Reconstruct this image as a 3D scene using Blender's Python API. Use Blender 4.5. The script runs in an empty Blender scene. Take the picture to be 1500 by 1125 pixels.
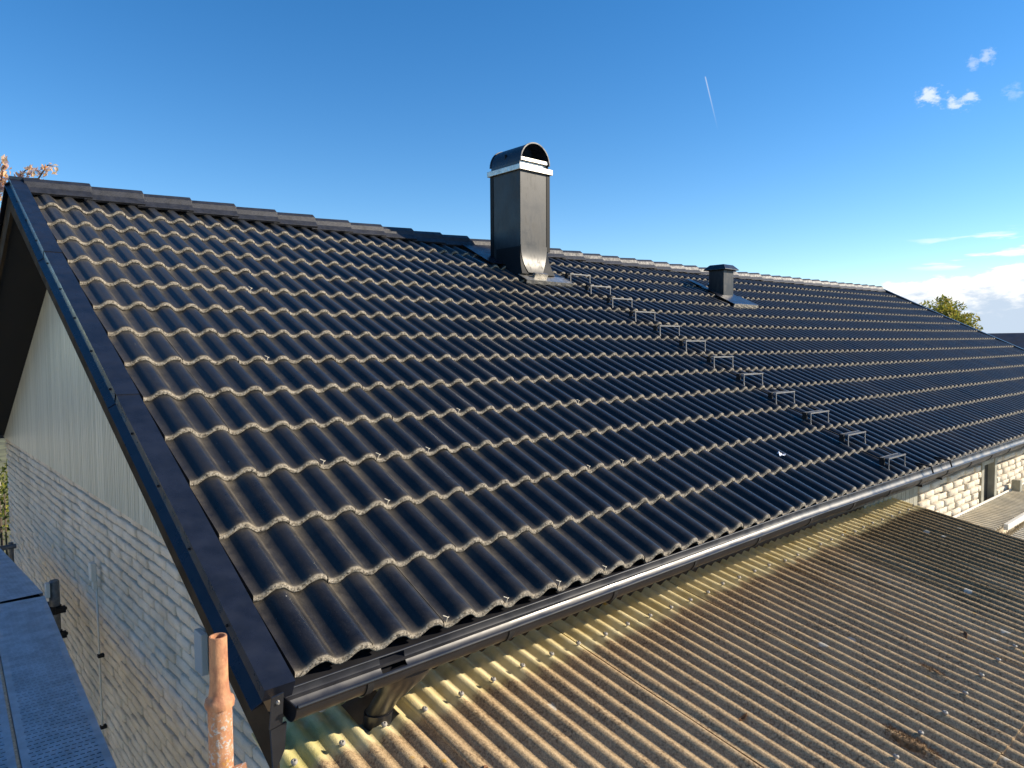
import bpy, bmesh, math, random
from mathutils import Vector, Matrix, noise
R = math.radians
random.seed(7)
scene = bpy.context.scene
col = scene.collection

# ------------------------------------------------------------------ camera
YAW, PITCH, ROLL, FPX = R(41.8467), R(2.9774), R(-0.3353), 1051.04
CAM = Vector((-1.0567, -2.1069, 0.9976))
fw = Vector((math.sin(YAW)*math.cos(PITCH), math.cos(YAW)*math.cos(PITCH), -math.sin(PITCH)))
rt = Vector((math.cos(YAW), -math.sin(YAW), 0)); upv = rt.cross(fw)
rx = rt*math.cos(ROLL) + upv*math.sin(ROLL); ux = -rt*math.sin(ROLL) + upv*math.cos(ROLL)
cd = bpy.data.cameras.new('camera'); cam = bpy.data.objects.new('camera', cd); col.objects.link(cam)
cd.sensor_width = 36; cd.lens = FPX/1500*36; cd.clip_start = .05; cd.clip_end = 3000
cam.matrix_world = Matrix(((rx.x, ux.x, -fw.x, CAM.x), (rx.y, ux.y, -fw.y, CAM.y), (rx.z, ux.z, -fw.z, CAM.z), (0, 0, 0, 1)))
scene.camera = cam
scene.view_settings.view_transform = 'Standard'; scene.view_settings.look = 'None'
scene.view_settings.exposure = 0.62; scene.view_settings.gamma = 1

# ------------------------------------------------------------------ sun and sky
SUN_EL, SUN_AZ = R(26), R(128)          # azimuth clockwise from +Y
SKY = 0.125
sd = Vector((math.sin(SUN_AZ)*math.cos(SUN_EL), math.cos(SUN_AZ)*math.cos(SUN_EL), math.sin(SUN_EL)))
sl = bpy.data.lights.new('sun', 'SUN'); sl.energy = 4.9; sl.angle = R(.5); sl.color = (1.0, .88, .70)
so = bpy.data.objects.new('sun', sl); col.objects.link(so)
so.rotation_euler = (-sd).to_track_quat('-Z', 'Y').to_euler(); so.location = (0, 0, 30)


class N:
    """tiny helper round one node tree"""
    def __init__(s, tree): s.t = tree
    def n(s, kind, **kw):
        nd = s.t.nodes.new(kind)
        for k, v in kw.items(): setattr(nd, k, v)
        return nd
    def put(s, sock, v):
        if isinstance(v, bpy.types.NodeSocket): s.t.links.new(v, sock)
        elif v is not None:
            if sock.type == 'RGBA' and len(v) == 3: v = (*v, 1)
            sock.default_value = v
    def math(s, op, a, b=None, c=None, clamp=False):
        m = s.n('ShaderNodeMath', operation=op, use_clamp=clamp)
        s.put(m.inputs[0], a)
        if b is not None: s.put(m.inputs[1], b)
        if c is not None: s.put(m.inputs[2], c)
        return m.outputs[0]
    def vmath(s, op, a, b=None, out=0):
        m = s.n('ShaderNodeVectorMath', operation=op); s.put(m.inputs[0], a)
        if b is not None: s.put(m.inputs[1], b)
        return m.outputs['Value'] if op in ('DOT_PRODUCT', 'LENGTH', 'DISTANCE') else m.outputs[0]
    def mix(s, f, a, b, typ='MIX'):
        m = s.n('ShaderNodeMix', data_type='RGBA', blend_type=typ); m.clamp_factor = True
        s.put(m.inputs[0], f); s.put(m.inputs[6], a); s.put(m.inputs[7], b); return m.outputs[2]
    def ramp(s, v, a, b, lo=0., hi=1., smooth=True):
        m = s.n('ShaderNodeMapRange'); m.interpolation_type = 'SMOOTHSTEP' if smooth else 'LINEAR'; m.clamp = True
        s.put(m.inputs[0], v)
        for i, q in ((1, a), (2, b), (3, lo), (4, hi)): s.put(m.inputs[i], q)
        return m.outputs[0]
    def noise(s, vec, scale, detail=4, rough=.55, out='Fac'):
        m = s.n('ShaderNodeTexNoise'); s.put(m.inputs['Vector'], vec); s.put(m.inputs['Scale'], scale)
        m.inputs['Detail'].default_value = detail; m.inputs['Roughness'].default_value = rough
        return m.outputs[out]
    def scale(s, vec, xyz):
        m = s.n('ShaderNodeMapping'); s.put(m.inputs['Vector'], vec); m.inputs['Scale'].default_value = xyz; return m.outputs[0]


w = bpy.data.worlds.new('World'); scene.world = w; w.use_nodes = True
wt = w.node_tree; wt.nodes.clear(); g = N(wt)
sky = g.n('ShaderNodeTexSky'); sky.sky_type = 'NISHITA'; sky.sun_disc = False
sky.sun_elevation = SUN_EL; sky.sun_rotation = SUN_AZ; sky.altitude = 0
sky.air_density = .85; sky.dust_density = .05; sky.ozone_density = 1.5
skyc = g.n('ShaderNodeHueSaturation'); skyc.inputs['Saturation'].default_value = 1.38
skyc.inputs['Hue'].default_value = .503
wt.links.new(sky.outputs[0], skyc.inputs['Color'])
dirv = g.n('ShaderNodeTexCoord').outputs['Generated']


def pix(x, y):
    return (rx*((x-750)/FPX) - ux*((y-562.5)/FPX) + fw).normalized()


cc = pix(1440, 470); cc.z = 0; cc.normalize(); ce = cc.cross(Vector((0, 0, 1)))
den = g.math('MAXIMUM', g.vmath('DOT_PRODUCT', dirv, tuple(cc)), .05)
front = g.ramp(g.vmath('DOT_PRODUCT', dirv, tuple(cc)), .1, .3)
cp = g.math('DIVIDE', g.vmath('DOT_PRODUCT', dirv, tuple(ce)), den)
sep = g.n('ShaderNodeSeparateXYZ'); wt.links.new(dirv, sep.inputs[0])
cq = g.math('DIVIDE', sep.outputs[2], den)
cv = g.n('ShaderNodeCombineXYZ'); wt.links.new(cp, cv.inputs[0]); wt.links.new(cq, cv.inputs[1])
n1 = g.noise(g.scale(cv.outputs[0], (13, 34, 1)), 1.0, 8, .62)
n2 = g.noise(g.scale(cv.outputs[0], (24, 60, 1)), 1.0, 5, .6)
# big bank low on the right: its top edge climbs towards +p
top = g.ramp(cp, -.14, .08, .066, .094)
bank = g.math('SUBTRACT', g.math('ADD', top, g.math('MULTIPLY', g.math('SUBTRACT', n1, .5), .075)), cq)
bankm = g.math('MULTIPLY', g.ramp(bank, -.002, .006), g.ramp(cp, -.21, -.13))
# thin wisps just above it
wn = g.noise(g.scale(cv.outputs[0], (11, 75, 1)), 1.0, 5, .55)
wisp = g.math('MULTIPLY', g.ramp(wn, .54, .66), g.math('MULTIPLY', g.ramp(cq, .085, .095), g.ramp(cq, .115, .14, 1, 0)))
wisp = g.math('MULTIPLY', wisp, g.ramp(cp, -.10, -.02))
clouds = g.math('MAXIMUM', bankm, g.math('MULTIPLY', wisp, .85))
# a few small puffs higher up
for (px, py, rr, k) in ((1360, 140, .010, .6), (1396, 152, .0085, .55), (1421, 143, .008, .48), (1426, 92, .007, .28), (1446, 83, .008, .34), (1484, 137, .008, .16)):
    dd = pix(px, py)
    dist = g.vmath('DISTANCE', dirv, tuple(dd))
    nn = g.noise(g.scale(dirv, (75, 75, 130)), 1.0, 6, .62)
    f = g.ramp(g.math('ADD', g.math('DIVIDE', dist, rr), g.math('MULTIPLY', g.math('SUBTRACT', nn, .5), 4.2)), .1, 1.25, k, 0)
    clouds = g.math('MAXIMUM', clouds, f)
# vapour trail of an aeroplane: a straight streak between two directions
ta, tb = pix(1033, 112), pix(1053, 196); tn = ta.cross(tb).normalized(); tm = (tb-ta).normalized()
across = g.math('ABSOLUTE', g.vmath('DOT_PRODUCT', dirv, tuple(tn)))
along = g.math('DIVIDE', g.vmath('DOT_PRODUCT', g.vmath('SUBTRACT', dirv, tuple(ta)), tuple(tm)), (tb-ta).length)
trail = g.math('MULTIPLY', g.ramp(across, .0002, .0011, .5, 0), g.math('MULTIPLY', g.ramp(along, -.01, .02), g.ramp(along, .05, 1.0, .62, 0)))
clouds = g.math('MAXIMUM', clouds, trail)
ccol = g.mix(g.ramp(g.math('ADD', g.math('MULTIPLY', bank, 13), g.math('MULTIPLY', g.math('SUBTRACT', n2, .5), 1.8)), .05, .65), (.80, .79, .77), (.40, .48, .58))
bg1 = g.n('ShaderNodeBackground'); wt.links.new(skyc.outputs[0], bg1.inputs[0]); bg1.inputs[1].default_value = SKY
bg2 = g.n('ShaderNodeBackground'); wt.links.new(ccol, bg2.inputs[0]); bg2.inputs[1].default_value = 1.0
mixs = g.n('ShaderNodeMixShader'); g.put(mixs.inputs[0], g.math('MULTIPLY', clouds, front))
wt.links.new(bg1.outputs[0], mixs.inputs[1]); wt.links.new(bg2.outputs[0], mixs.inputs[2])
wo = g.n('ShaderNodeOutputWorld'); wt.links.new(mixs.outputs[0], wo.inputs[0])

# ------------------------------------------------------------------ helpers
AL, S = R(26.601), 0.3574
CA, SA = math.cos(AL), math.sin(AL)
GROUND = -2.8


def sag(x, u):
    t = min(1, max(0, x/16.1)); return -.0606*4*t*(1-t)*u/5


def rp(x, u, h=0.):
    """roof coordinates (along the eave, up the slope, off the slope) to the world"""
    return Vector((x, CA*u - SA*h, SA*u + CA*h + sag(x, u)))


class MB:
    def __init__(s): s.v = []; s.f = []; s.mi = []; s.attr = {}
    def add(s, vs, fs, mi=0):
        o = len(s.v); s.v += [tuple(p) for p in vs]; s.f += [tuple(i+o for i in q) for q in fs]; s.mi += [mi]*len(fs)
    def hexa(s, p, mi=0):   # 8 points: bottom ring 0-3, top ring 4-7 (counter clockwise from above)
        s.add(p, [(3, 2, 1, 0), (4, 5, 6, 7), (0, 1, 5, 4), (1, 2, 6, 5), (2, 3, 7, 6), (3, 0, 4, 7)], mi)
    def box(s, a, b, mi=0, fn=None):
        x0, y0, z0 = a; x1, y1, z1 = b
        p = [(x0, y0, z0), (x1, y0, z0), (x1, y1, z0), (x0, y1, z0), (x0, y0, z1), (x1, y0, z1), (x1, y1, z1), (x0, y1, z1)]
        s.hexa([fn(*q) if fn else q for q in p], mi)
    def loft(s, rings, cap=True, closed=True, mi=0):
        n = len(rings[0]); vs = [p for r in rings for p in r]; fs = []
        for i in range(len(rings)-1):
            for j in range(n if closed else n-1):
                k = (j+1) % n; fs.append((i*n+j, i*n+k, (i+1)*n+k, (i+1)*n+j))
        if cap and closed:
            fs.append(tuple(range(n-1, -1, -1))); fs.append(tuple((len(rings)-1)*n+i for i in range(n)))
        s.add(vs, fs, mi)
    def tube(s, pts, rad, n=10, cap=True, mi=0):
        pts = [Vector(p) for p in pts]; rings = []
        for i, p in enumerate(pts):
            d = (pts[min(i+1, len(pts)-1)] - pts[max(i-1, 0)]).normalized()
            a = Vector((0, 0, 1)) if abs(d.z) < .9 else Vector((1, 0, 0))
            e1 = d.cross(a).normalized(); e2 = d.cross(e1)
            r = rad[i] if isinstance(rad, (list, tuple)) else rad
            rings.append([p + (e1*math.cos(t) + e2*math.sin(t))*r for t in [2*math.pi*k/n for k in range(n)]])
        s.loft(rings, cap, True, mi)
    def obj(s, name, mats, parent=None, smooth=False):
        me = bpy.data.meshes.new(name); me.from_pydata(s.v, [], s.f)
        if not isinstance(mats, (list, tuple)): mats = [mats]
        for m in mats: me.materials.append(m)
        me.polygons.foreach_set('material_index', s.mi)
        if smooth: me.polygons.foreach_set('use_smooth', [True]*len(s.f))
        for k, vals in s.attr.items():
            at = me.attributes.new(k, 'FLOAT', 'POINT'); at.data.foreach_set('value', vals)
        me.update()
        o = bpy.data.objects.new(name, me); col.objects.link(o)
        if parent:
            o.parent = parent; o.matrix_parent_inverse = parent.matrix_world.inverted() if parent.type != 'EMPTY' else Matrix.Translation(-parent.location)
        return o


def fix_normals(o):
    bm = bmesh.new(); bm.from_mesh(o.data); bmesh.ops.recalc_face_normals(bm, faces=bm.faces); bm.to_mesh(o.data); bm.free(); return o


def bevel(o, wd=.003, seg=2):
    m = o.modifiers.new('bevel', 'BEVEL'); m.width = wd; m.segments = seg; m.limit_method = 'ANGLE'; return o


def auto(o, ang=35):
    o.data.polygons.foreach_set('use_smooth', [True]*len(o.data.polygons))
    bm = bmesh.new(); bm.from_mesh(o.data)
    for e in bm.edges:
        if len(e.link_faces) == 2 and e.calc_face_angle(0) > R(ang): e.smooth = False
    bm.to_mesh(o.data); bm.free(); return o


def islands(o):
    """one object per loose piece, same name and parent"""
    bm = bmesh.new(); bm.from_mesh(o.data); bm.verts.ensure_lookup_table(); seen = set(); groups = []
    for v in bm.verts:
        if v.index in seen: continue
        st = [v]; seen.add(v.index); g_ = []
        while st:
            a = st.pop(); g_.append(a.index)
            for e in a.link_edges:
                b = e.other_vert(a)
                if b.index not in seen: seen.add(b.index); st.append(b)
        groups.append(set(g_))
    bm.free(); out = [o]
    for g_ in groups[1:]:
        c = o.copy(); c.data = o.data.copy(); col.objects.link(c); out.append(c)
    for c, g_ in zip(out, groups):
        b = bmesh.new(); b.from_mesh(c.data); b.verts.ensure_lookup_table()
        bmesh.ops.delete(b, geom=[v for v in b.verts if v.index not in g_], context='VERTS'); b.to_mesh(c.data); b.free()
    return out


def tag(o, label, cat, group=None, kind=None):
    if label: o['label'] = label
    if cat: o['category'] = cat
    if group: o['group'] = group
    if kind: o['kind'] = kind
    return o


def thing(name, loc, label, cat, group=None):
    o = bpy.data.objects.new(name, None); o.location = loc; o.empty_display_size = .3
    col.objects.link(o); return tag(o, label, cat, group)


def mat(name, color, rough=.6, metal=0., spec=.5, var=0., vscale=6., bump=0., bscale=60., fn=None, coat=0., coat_rough=.1):
    m = bpy.data.materials.new(name); m.use_nodes = True; t = m.node_tree; t.nodes.clear(); g = N(t)
    b = g.n('ShaderNodeBsdfPrincipled'); o = g.n('ShaderNodeOutputMaterial'); t.links.new(b.outputs[0], o.inputs[0])
    tc = g.n('ShaderNodeTexCoord').outputs['Object']
    c = (*color, 1)
    if var:
        nz = g.noise(tc, vscale, 5, .6)
        c = g.mix(g.ramp(nz, .3, .7), tuple(x*(1-var) for x in color), tuple(min(1, x*(1+var)) for x in color))
        rr = g.ramp(g.noise(tc, vscale*1.7, 4), .3, .7, max(.03, rough-.08), min(1, rough+.08)); g.put(b.inputs['Roughness'], rr)
    else: b.inputs['Roughness'].default_value = rough
    g.put(b.inputs['Base Color'], c); b.inputs['Metallic'].default_value = metal
    b.inputs['Specular IOR Level'].default_value = spec
    b.inputs['Coat Weight'].default_value = coat; b.inputs['Coat Roughness'].default_value = coat_rough
    if bump:
        bp = g.n('ShaderNodeBump'); bp.inputs['Strength'].default_value = bump; bp.inputs['Distance'].default_value = .01
        t.links.new(g.noise(tc, bscale, 5, .65), bp.inputs['Height']); t.links.new(bp.outputs[0], b.inputs['Normal'])
    if fn: fn(g, b, tc)
    return m


# ------------------------------------------------------------------ materials
def f_tile(g, b, tc):
    at = g.n('ShaderNodeAttribute', attribute_name='dust_highlight').outputs['Fac']
    raw = g.n('ShaderNodeAttribute', attribute_name='raw').outputs['Fac']
    tone = g.n('ShaderNodeAttribute', attribute_name='tone').outputs['Fac']
    big = g.noise(tc, 1.3, 4); mid = g.noise(tc, 14, 5, .65); fine = g.noise(tc, 170, 4, .7)
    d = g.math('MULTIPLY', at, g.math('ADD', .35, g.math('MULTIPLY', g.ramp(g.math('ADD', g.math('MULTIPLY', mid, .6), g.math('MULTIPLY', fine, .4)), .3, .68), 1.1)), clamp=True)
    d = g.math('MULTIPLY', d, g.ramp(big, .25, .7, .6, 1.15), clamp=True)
    spx = g.n('ShaderNodeSeparateXYZ'); g.put(spx.inputs[0], tc)
    streak = g.noise(g.scale(tc, (90, 5, 5)), 1.0, 4, .7)
    d = g.math('MAXIMUM', d, g.math('MULTIPLY', g.ramp(g.math('ADD', g.math('MULTIPLY', streak, .5), g.math('MULTIPLY', fine, .5)), .50, .74), .12))
    base = g.mix(g.math('ADD', g.math('MULTIPLY', g.ramp(mid, .3, .7), .5), g.math('MULTIPLY', tone, .5)), (.0035, .0035, .0048), (.012, .0120, .0145))
    base = g.mix(g.ramp(fine, .55, .78, 0, .5), base, (.05, .05, .055))
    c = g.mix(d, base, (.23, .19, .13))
    vor = g.n('ShaderNodeTexVoronoi'); g.put(vor.inputs['Vector'], tc); vor.inputs['Scale'].default_value = 16
    spk = g.math('MULTIPLY', g.ramp(vor.outputs['Distance'], .025, .06, 1, 0), g.ramp(g.noise(tc, 4.1, 2), .56, .62))
    c = g.mix(g.math('MULTIPLY', spk, .7), c, (.45, .42, .36))
    rawc = g.mix(g.ramp(g.noise(tc, 110, 3, .7), .35, .65), (.15, .125, .09), (.48, .42, .33))
    rawc = g.mix(g.ramp(g.noise(tc, 75, 4, .7), .52, .64), rawc, (.05, .042, .034))
    c = g.mix(raw, c, rawc)
    g.put(b.inputs['Base Color'], c)
    rough = g.math('ADD', g.math('ADD', g.ramp(mid, .3, .75, .25, .34), g.math('MULTIPLY', tone, .10)), g.math('MULTIPLY', d, .6), clamp=True)
    g.put(b.inputs['Coat Weight'], g.math('MULTIPLY', g.math('SUBTRACT', 1.0, d, clamp=True), g.math('SUBTRACT', .14, raw, clamp=True))); b.inputs['Coat Roughness'].default_value = .16
    g.put(b.inputs['Roughness'], g.mix(raw, rough, (.9, .9, .9)))
    b.inputs['Sheen Weight'].default_value = .10; b.inputs['Sheen Roughness'].default_value = .35
    bp = g.n('ShaderNodeBump'); bp.inputs['Distance'].default_value = .004
    g.put(bp.inputs['Strength'], g.ramp(raw, 0, 1, .22, 1.2))
    g.put(bp.inputs['Height'], g.math('ADD', g.math('MULTIPLY', fine, .7), g.math('MULTIPLY', g.noise(tc, 60, 3), .5)))
    g.put(b.inputs['Normal'], bp.outputs[0])


M_TILE = mat('black_concrete_tile', (.02, .02, .03), .4, fn=f_tile, spec=.36)


def f_corr(g, b, tc):
    sp = g.n('ShaderNodeSeparateXYZ'); g.put(sp.inputs[0], tc); X, Yc = sp.outputs[0], sp.outputs[1]
    lo = g.noise(g.scale(tc, (1, .5, 1)), 1.1, 4, .6); mid = g.noise(tc, 7, 5, .65); fine = g.noise(tc, 95, 5, .75); vf = g.noise(tc, 260, 3, .7)
    rows = g.noise(g.scale(tc, (30, .9, 1)), 1.0, 3, .6)
    yellow = g.mix(g.ramp(mid, .3, .7), (.58, .47, .23), (.74, .64, .39))
    brown = g.mix(g.ramp(fine, .3, .7), (.105, .062, .034), (.64, .46, .26))
    brown = g.mix(g.ramp(mid, .35, .75), brown, g.mix(g.ramp(vf, .35, .65), (.22, .145, .08), (.68, .51, .30)))
    black = g.mix(g.ramp(fine, .35, .75), (.04, .028, .016), (.36, .26, .13))
    # algae stain: grows towards the far right corner and in streaks along the corrugations
    st = g.math('ADD', g.math('MULTIPLY', g.ramp(X, 1.2, 4.6), .56), g.math('ADD', g.math('MULTIPLY', g.math('SUBTRACT', lo, .5), 1.1), g.math('MULTIPLY', g.math('SUBTRACT', rows, .5), 1.0)))
    st = g.math('SUBTRACT', st, g.math('MULTIPLY', g.ramp(Yc, -.6, -1.9), .45))
    brown = g.mix(g.ramp(st, .25, .68, 0, .9), brown, black)
    edge = g.math('ADD', Yc, g.math('ADD', g.math('MULTIPLY', g.math('SUBTRACT', rows, .5), .16), g.math('MULTIPLY', g.math('SUBTRACT', mid, .5), .10)))
    c = g.mix(g.ramp(edge, .045, .11), brown, yellow)
    green = g.math('MULTIPLY', g.ramp(g.noise(tc, 3.1, 4, .6), .52, .68), g.ramp(X, .6, -.1))
    c = g.mix(g.math('MULTIPLY', green, .55), c, (.34, .34, .06))
    # lichen: pale discs and a few orange dots
    vor = g.n('ShaderNodeTexVoronoi'); g.put(vor.inputs['Vector'], g.vmath('ADD', tc, g.vmath('MULTIPLY', g.noise(tc, 25, 3, out='Color'), (.05, .05, .05)))); vor.inputs['Scale'].default_value = 5.2
    vor.inputs['Randomness'].default_value = 1
    vc = g.n('ShaderNodeSeparateColor'); g.put(vc.inputs[0], vor.outputs['Color'])
    lich = g.math('MULTIPLY', g.ramp(vor.outputs['Distance'], .10, .145, 1, 0), g.math('GREATER_THAN', vc.outputs[0], .74))
    lich = g.math('MULTIPLY', lich, g.ramp(g.noise(tc, 70, 4, .7), .30, .44)); lich = g.math('MULTIPLY', lich, g.ramp(Yc, .05, -.08))
    c = g.mix(g.math('MULTIPLY', lich, .85), c, (.56, .52, .43))
    v2 = g.n('ShaderNodeTexVoronoi'); g.put(v2.inputs['Vector'], tc); v2.inputs['Scale'].default_value = 13
    v2c = g.n('ShaderNodeSeparateColor'); g.put(v2c.inputs[0], v2.outputs['Color'])
    org = g.math('MULTIPLY', g.ramp(v2.outputs['Distance'], .12, .22, 1, 0), g.math('GREATER_THAN', v2c.outputs[1], .95))
    c = g.mix(g.math('MULTIPLY', org, .8), c, (.55, .30, .03))
    g.put(b.inputs['Base Color'], c); b.inputs['Roughness'].default_value = .92; b.inputs['Specular IOR Level'].default_value = .2
    bp = g.n('ShaderNodeBump'); bp.inputs['Distance'].default_value = .006; bp.inputs['Strength'].default_value = .8
    g.put(bp.inputs['Height'], g.math('ADD', g.math('MULTIPLY', fine, .6), g.math('MULTIPLY', vf, .4))); g.put(b.inputs['Normal'], bp.outputs[0])


M_CORR = mat('weathered_fibre_cement', (.3, .22, .12), .9, fn=f_corr)
M_BLK = mat('black_sheet_metal', (.012, .014, .022), .32, spec=.5, var=.25, vscale=9, bump=.03, bscale=160)
M_BLKG = mat('black_gutter_steel', (.016, .016, .019), .36, spec=.6, var=.15, vscale=5, bump=.01, bscale=120)
M_BOARD = mat('dark_brown_board', (.040, .030, .020), .85, spec=.05, var=.3, vscale=5, bump=.1, bscale=40)
M_DARK = mat('dark_underlay', (.010, .009, .009), .9)


def f_chim(g, b, tc):
    sm = g.noise(tc, 5, 4, .6); st = g.noise(g.scale(tc, (26, 26, 5)), 1, 5, .7); sp = g.noise(tc, 38, 3, .6)
    f = g.math('MULTIPLY', g.ramp(st, .42, .75), g.ramp(sm, .3, .7))
    f = g.math('MAXIMUM', f, g.math('MULTIPLY', g.ramp(sp, .62, .72), .5))
    g.put(b.inputs['Base Color'], g.mix(f, (.012, .012, .013), (.060, .058, .054)))
    g.put(b.inputs['Roughness'], g.math('ADD', g.ramp(sm, .3, .7, .36, .46), g.math('MULTIPLY', f, .25)))


M_CHIM = mat('black_chimney_casing', (.02, .02, .02), .34, fn=f_chim, spec=.42)
M_SEAM = mat('matt_black_seam', (.008, .008, .009), .6, spec=.2)
M_ZINC = mat('bare_metal_trim', (.52, .49, .44), .38, metal=.85, var=.2, vscale=20)
M_STEP = mat('galvanised_step', (.17, .172, .175), .55, metal=.3, var=.2, vscale=30)
M_RIDGE = mat('ridge_concrete', (.020, .021, .027), .55, var=.35, vscale=16, bump=.25, bscale=140)


def f_brick(g, b, tc):
    n = g.noise(tc, 3, 5, .6); f = g.noise(tc, 90, 5, .75); s = g.noise(g.scale(tc, (2, 2, .8)), 1.4, 4, .6)
    c = g.mix(g.ramp(n, .3, .7), (.61, .535, .42), (.77, .69, .56))
    c = g.mix(g.ramp(f, .52, .75, 0, .45), c, (.24, .20, .15))
    c = g.mix(g.ramp(s, .52, .72, 0, .4), c, (.40, .33, .23))
    g.put(b.inputs['Base Color'], c); b.inputs['Roughness'].default_value = .93
    bp = g.n('ShaderNodeBump'); bp.inputs['Distance'].default_value = .008; bp.inputs['Strength'].default_value = .75
    g.put(bp.inputs['Height'], g.math('ADD', g.noise(tc, 45, 5, .7), g.math('MULTIPLY', f, .4))); g.put(b.inputs['Normal'], bp.outputs[0])


M_BRICK = mat('pale_sand_lime_brick', (.5, .45, .37), .93, fn=f_brick)
M_MORTAR = mat('grey_mortar', (.11, .095, .08), .95, var=.2, bump=.3, bscale=150)


def f_sid(g, b, tc):
    n = g.noise(g.scale(tc, (1, 9, .35)), 1, 4, .6); s = g.noise(g.scale(tc, (1, 40, .5)), 1.5, 4, .6)
    c = g.mix(g.ramp(n, .3, .7), (.44, .45, .38), (.58, .58, .49)); c = g.mix(g.ramp(s, .55, .75, 0, .35), c, (.24, .23, .18))
    g.put(b.inputs['Base Color'], c); b.inputs['Roughness'].default_value = .38
    bp = g.n('ShaderNodeBump'); bp.inputs['Distance'].default_value = .01; bp.inputs['Strength'].default_value = .12
    g.put(bp.inputs['Height'], g.noise(g.scale(tc, (1, 3, 1)), 4, 3)); g.put(b.inputs['Normal'], bp.outputs[0])


M_SID = mat('grey_green_ribbed_siding', (.4, .4, .34), .38, fn=f_sid)
M_WOOD = mat('grey_green_painted_board', (.30, .29, .23), .7, var=.2, vscale=8)
M_BEIGE = mat('beige_soffit_board', (.36, .30, .21), .75, var=.25, vscale=7)


def f_rust(g, b, tc):
    n = g.noise(g.scale(tc, (1, 1, .5)), 38, 5, .7); s = g.noise(tc, 90, 4, .7); lowz = g.n('ShaderNodeSeparateXYZ'); g.put(lowz.inputs[0], tc)
    c = g.mix(g.ramp(n, .35, .68), (.56, .27, .13), (.36, .15, .075))
    z = g.ramp(lowz.outputs[2], .22, .18)
    c = g.mix(g.math('MULTIPLY', g.ramp(s, .50, .60), z), c, (.50, .44, .38))
    c = g.mix(g.math('MULTIPLY', g.ramp(n, .57, .66), z), c, (.55, .27, .04))
    c = g.mix(g.math('MULTIPLY', g.ramp(g.noise(tc, 55, 3, .5), .66, .70), z), c, (.10, .14, .40))
    g.put(b.inputs['Base Color'], c); b.inputs['Roughness'].default_value = .75
    bp = g.n('ShaderNodeBump'); bp.inputs['Distance'].default_value = .003; bp.inputs['Strength'].default_value = .6
    g.put(bp.inputs['Height'], s); g.put(b.inputs['Normal'], bp.outputs[0])


M_RUST = mat('rusty_orange_steel', (.4, .16, .05), .75, fn=f_rust)
M_GALV = mat('dull_galvanised_steel', (.50, .51, .56), .55, metal=.1, var=.18, vscale=9)
M_TUBE = mat('grey_scaffold_tube', (.14, .15, .16), .5, metal=.4, var=.25, vscale=25)
M_WHITE = mat('white_plastic', (.62, .61, .55), .5)
M_BOXP = mat('grey_blue_cabinet_paint', (.30, .36, .40), .45)
M_CANOPY = mat('pale_ribbed_sheet', (.60, .54, .42), .5, var=.15, vscale=5)
M_FRAME = mat('white_aluminium', (.74, .72, .66), .45)
M_SCREW = mat('zinc_screw_head', (.34, .31, .27), .6, var=.3, vscale=60)
M_GRASS = mat('lawn', (.15, .145, .07), .95, var=.4, vscale=1.5, bump=.5, bscale=30)
M_BOUNCE_GRAVEL = mat('bounce_gravel', (.52, .46, .36), .95, var=.25, vscale=30, bump=.5, bscale=60)
M_BOUNCE_CREAM = mat('bounce_cream', (.80, .70, .52), .9, var=.1)
M_BARK = mat('bark', (.12, .09, .065), .9, var=.3, vscale=12, bump=.6, bscale=40)
M_PANE = mat('dark_window_glass', (.02, .025, .03), .06, spec=.7)
M_STRAW = mat('pale_clip', (.62, .55, .42), .6)
M_PAPER = mat('bluish_white_scrap', (.72, .76, .84), .7)
M_FARROOF = mat('dark_far_roof', (.035, .035, .045), .6, var=.3, vscale=2)
M_PLASTER = mat('pale_plaster', (.62, .56, .46), .9, var=.1)


def leafmat(name, cols, trans=.35):
    m = bpy.data.materials.new(name); m.use_nodes = True; t = m.node_tree; t.nodes.clear(); g = N(t)
    rnd = g.n('ShaderNodeAttribute', attribute_name='tint').outputs['Fac']
    rp_ = g.n('ShaderNodeValToRGB'); g.put(rp_.inputs[0], rnd)
    el = rp_.color_ramp.elements
    while len(el) < len(cols): el.new(.5)
    for i, c in enumerate(cols): el[i].position = i/(len(cols)-1); el[i].color = (*c, 1)
    d = g.n('ShaderNodeBsdfPrincipled'); g.put(d.inputs['Base Color'], rp_.outputs[0]); d.inputs['Roughness'].default_value = .6
    tr = g.n('ShaderNodeBsdfTranslucent'); g.put(tr.inputs[0], rp_.outputs[0])
    mx = g.n('ShaderNodeMixShader'); mx.inputs[0].default_value = trans
    t.links.new(d.outputs[0], mx.inputs[1]); t.links.new(tr.outputs[0], mx.inputs[2])
    o = g.n('ShaderNodeOutputMaterial'); t.links.new(mx.outputs[0], o.inputs[0]); return m


# ------------------------------------------------------------------ ground
gm = MB(); rings = [0, 6, 15, 40, 120, 400, 1200]; n = 40
vs = [(0, 0, GROUND)]; fs = []
for r in rings[1:]:
    vs += [(8+r*math.cos(2*math.pi*k/n), 2+r*math.sin(2*math.pi*k/n), GROUND) for k in range(n)]
for k in range(n): fs.append((0, 1+k, 1+(k+1) % n))
for i in range(len(rings)-2):
    for k in range(n):
        a = 1+i*n; fs.append((a+k, a+n+k, a+n+(k+1) % n, a+(k+1) % n))
gm.add(vs, fs); tag(gm.obj('ground', M_GRASS), None, None, kind='structure')
mb = MB(); mb.box((-30, -18, GROUND-.05), (15, 10.4, GROUND+.004)); tag(mb.obj('bounce_yard', M_BOUNCE_GRAVEL), None, None, kind='structure')  # second box: unseen pale surface added to bounce warm light onto the gable

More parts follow.
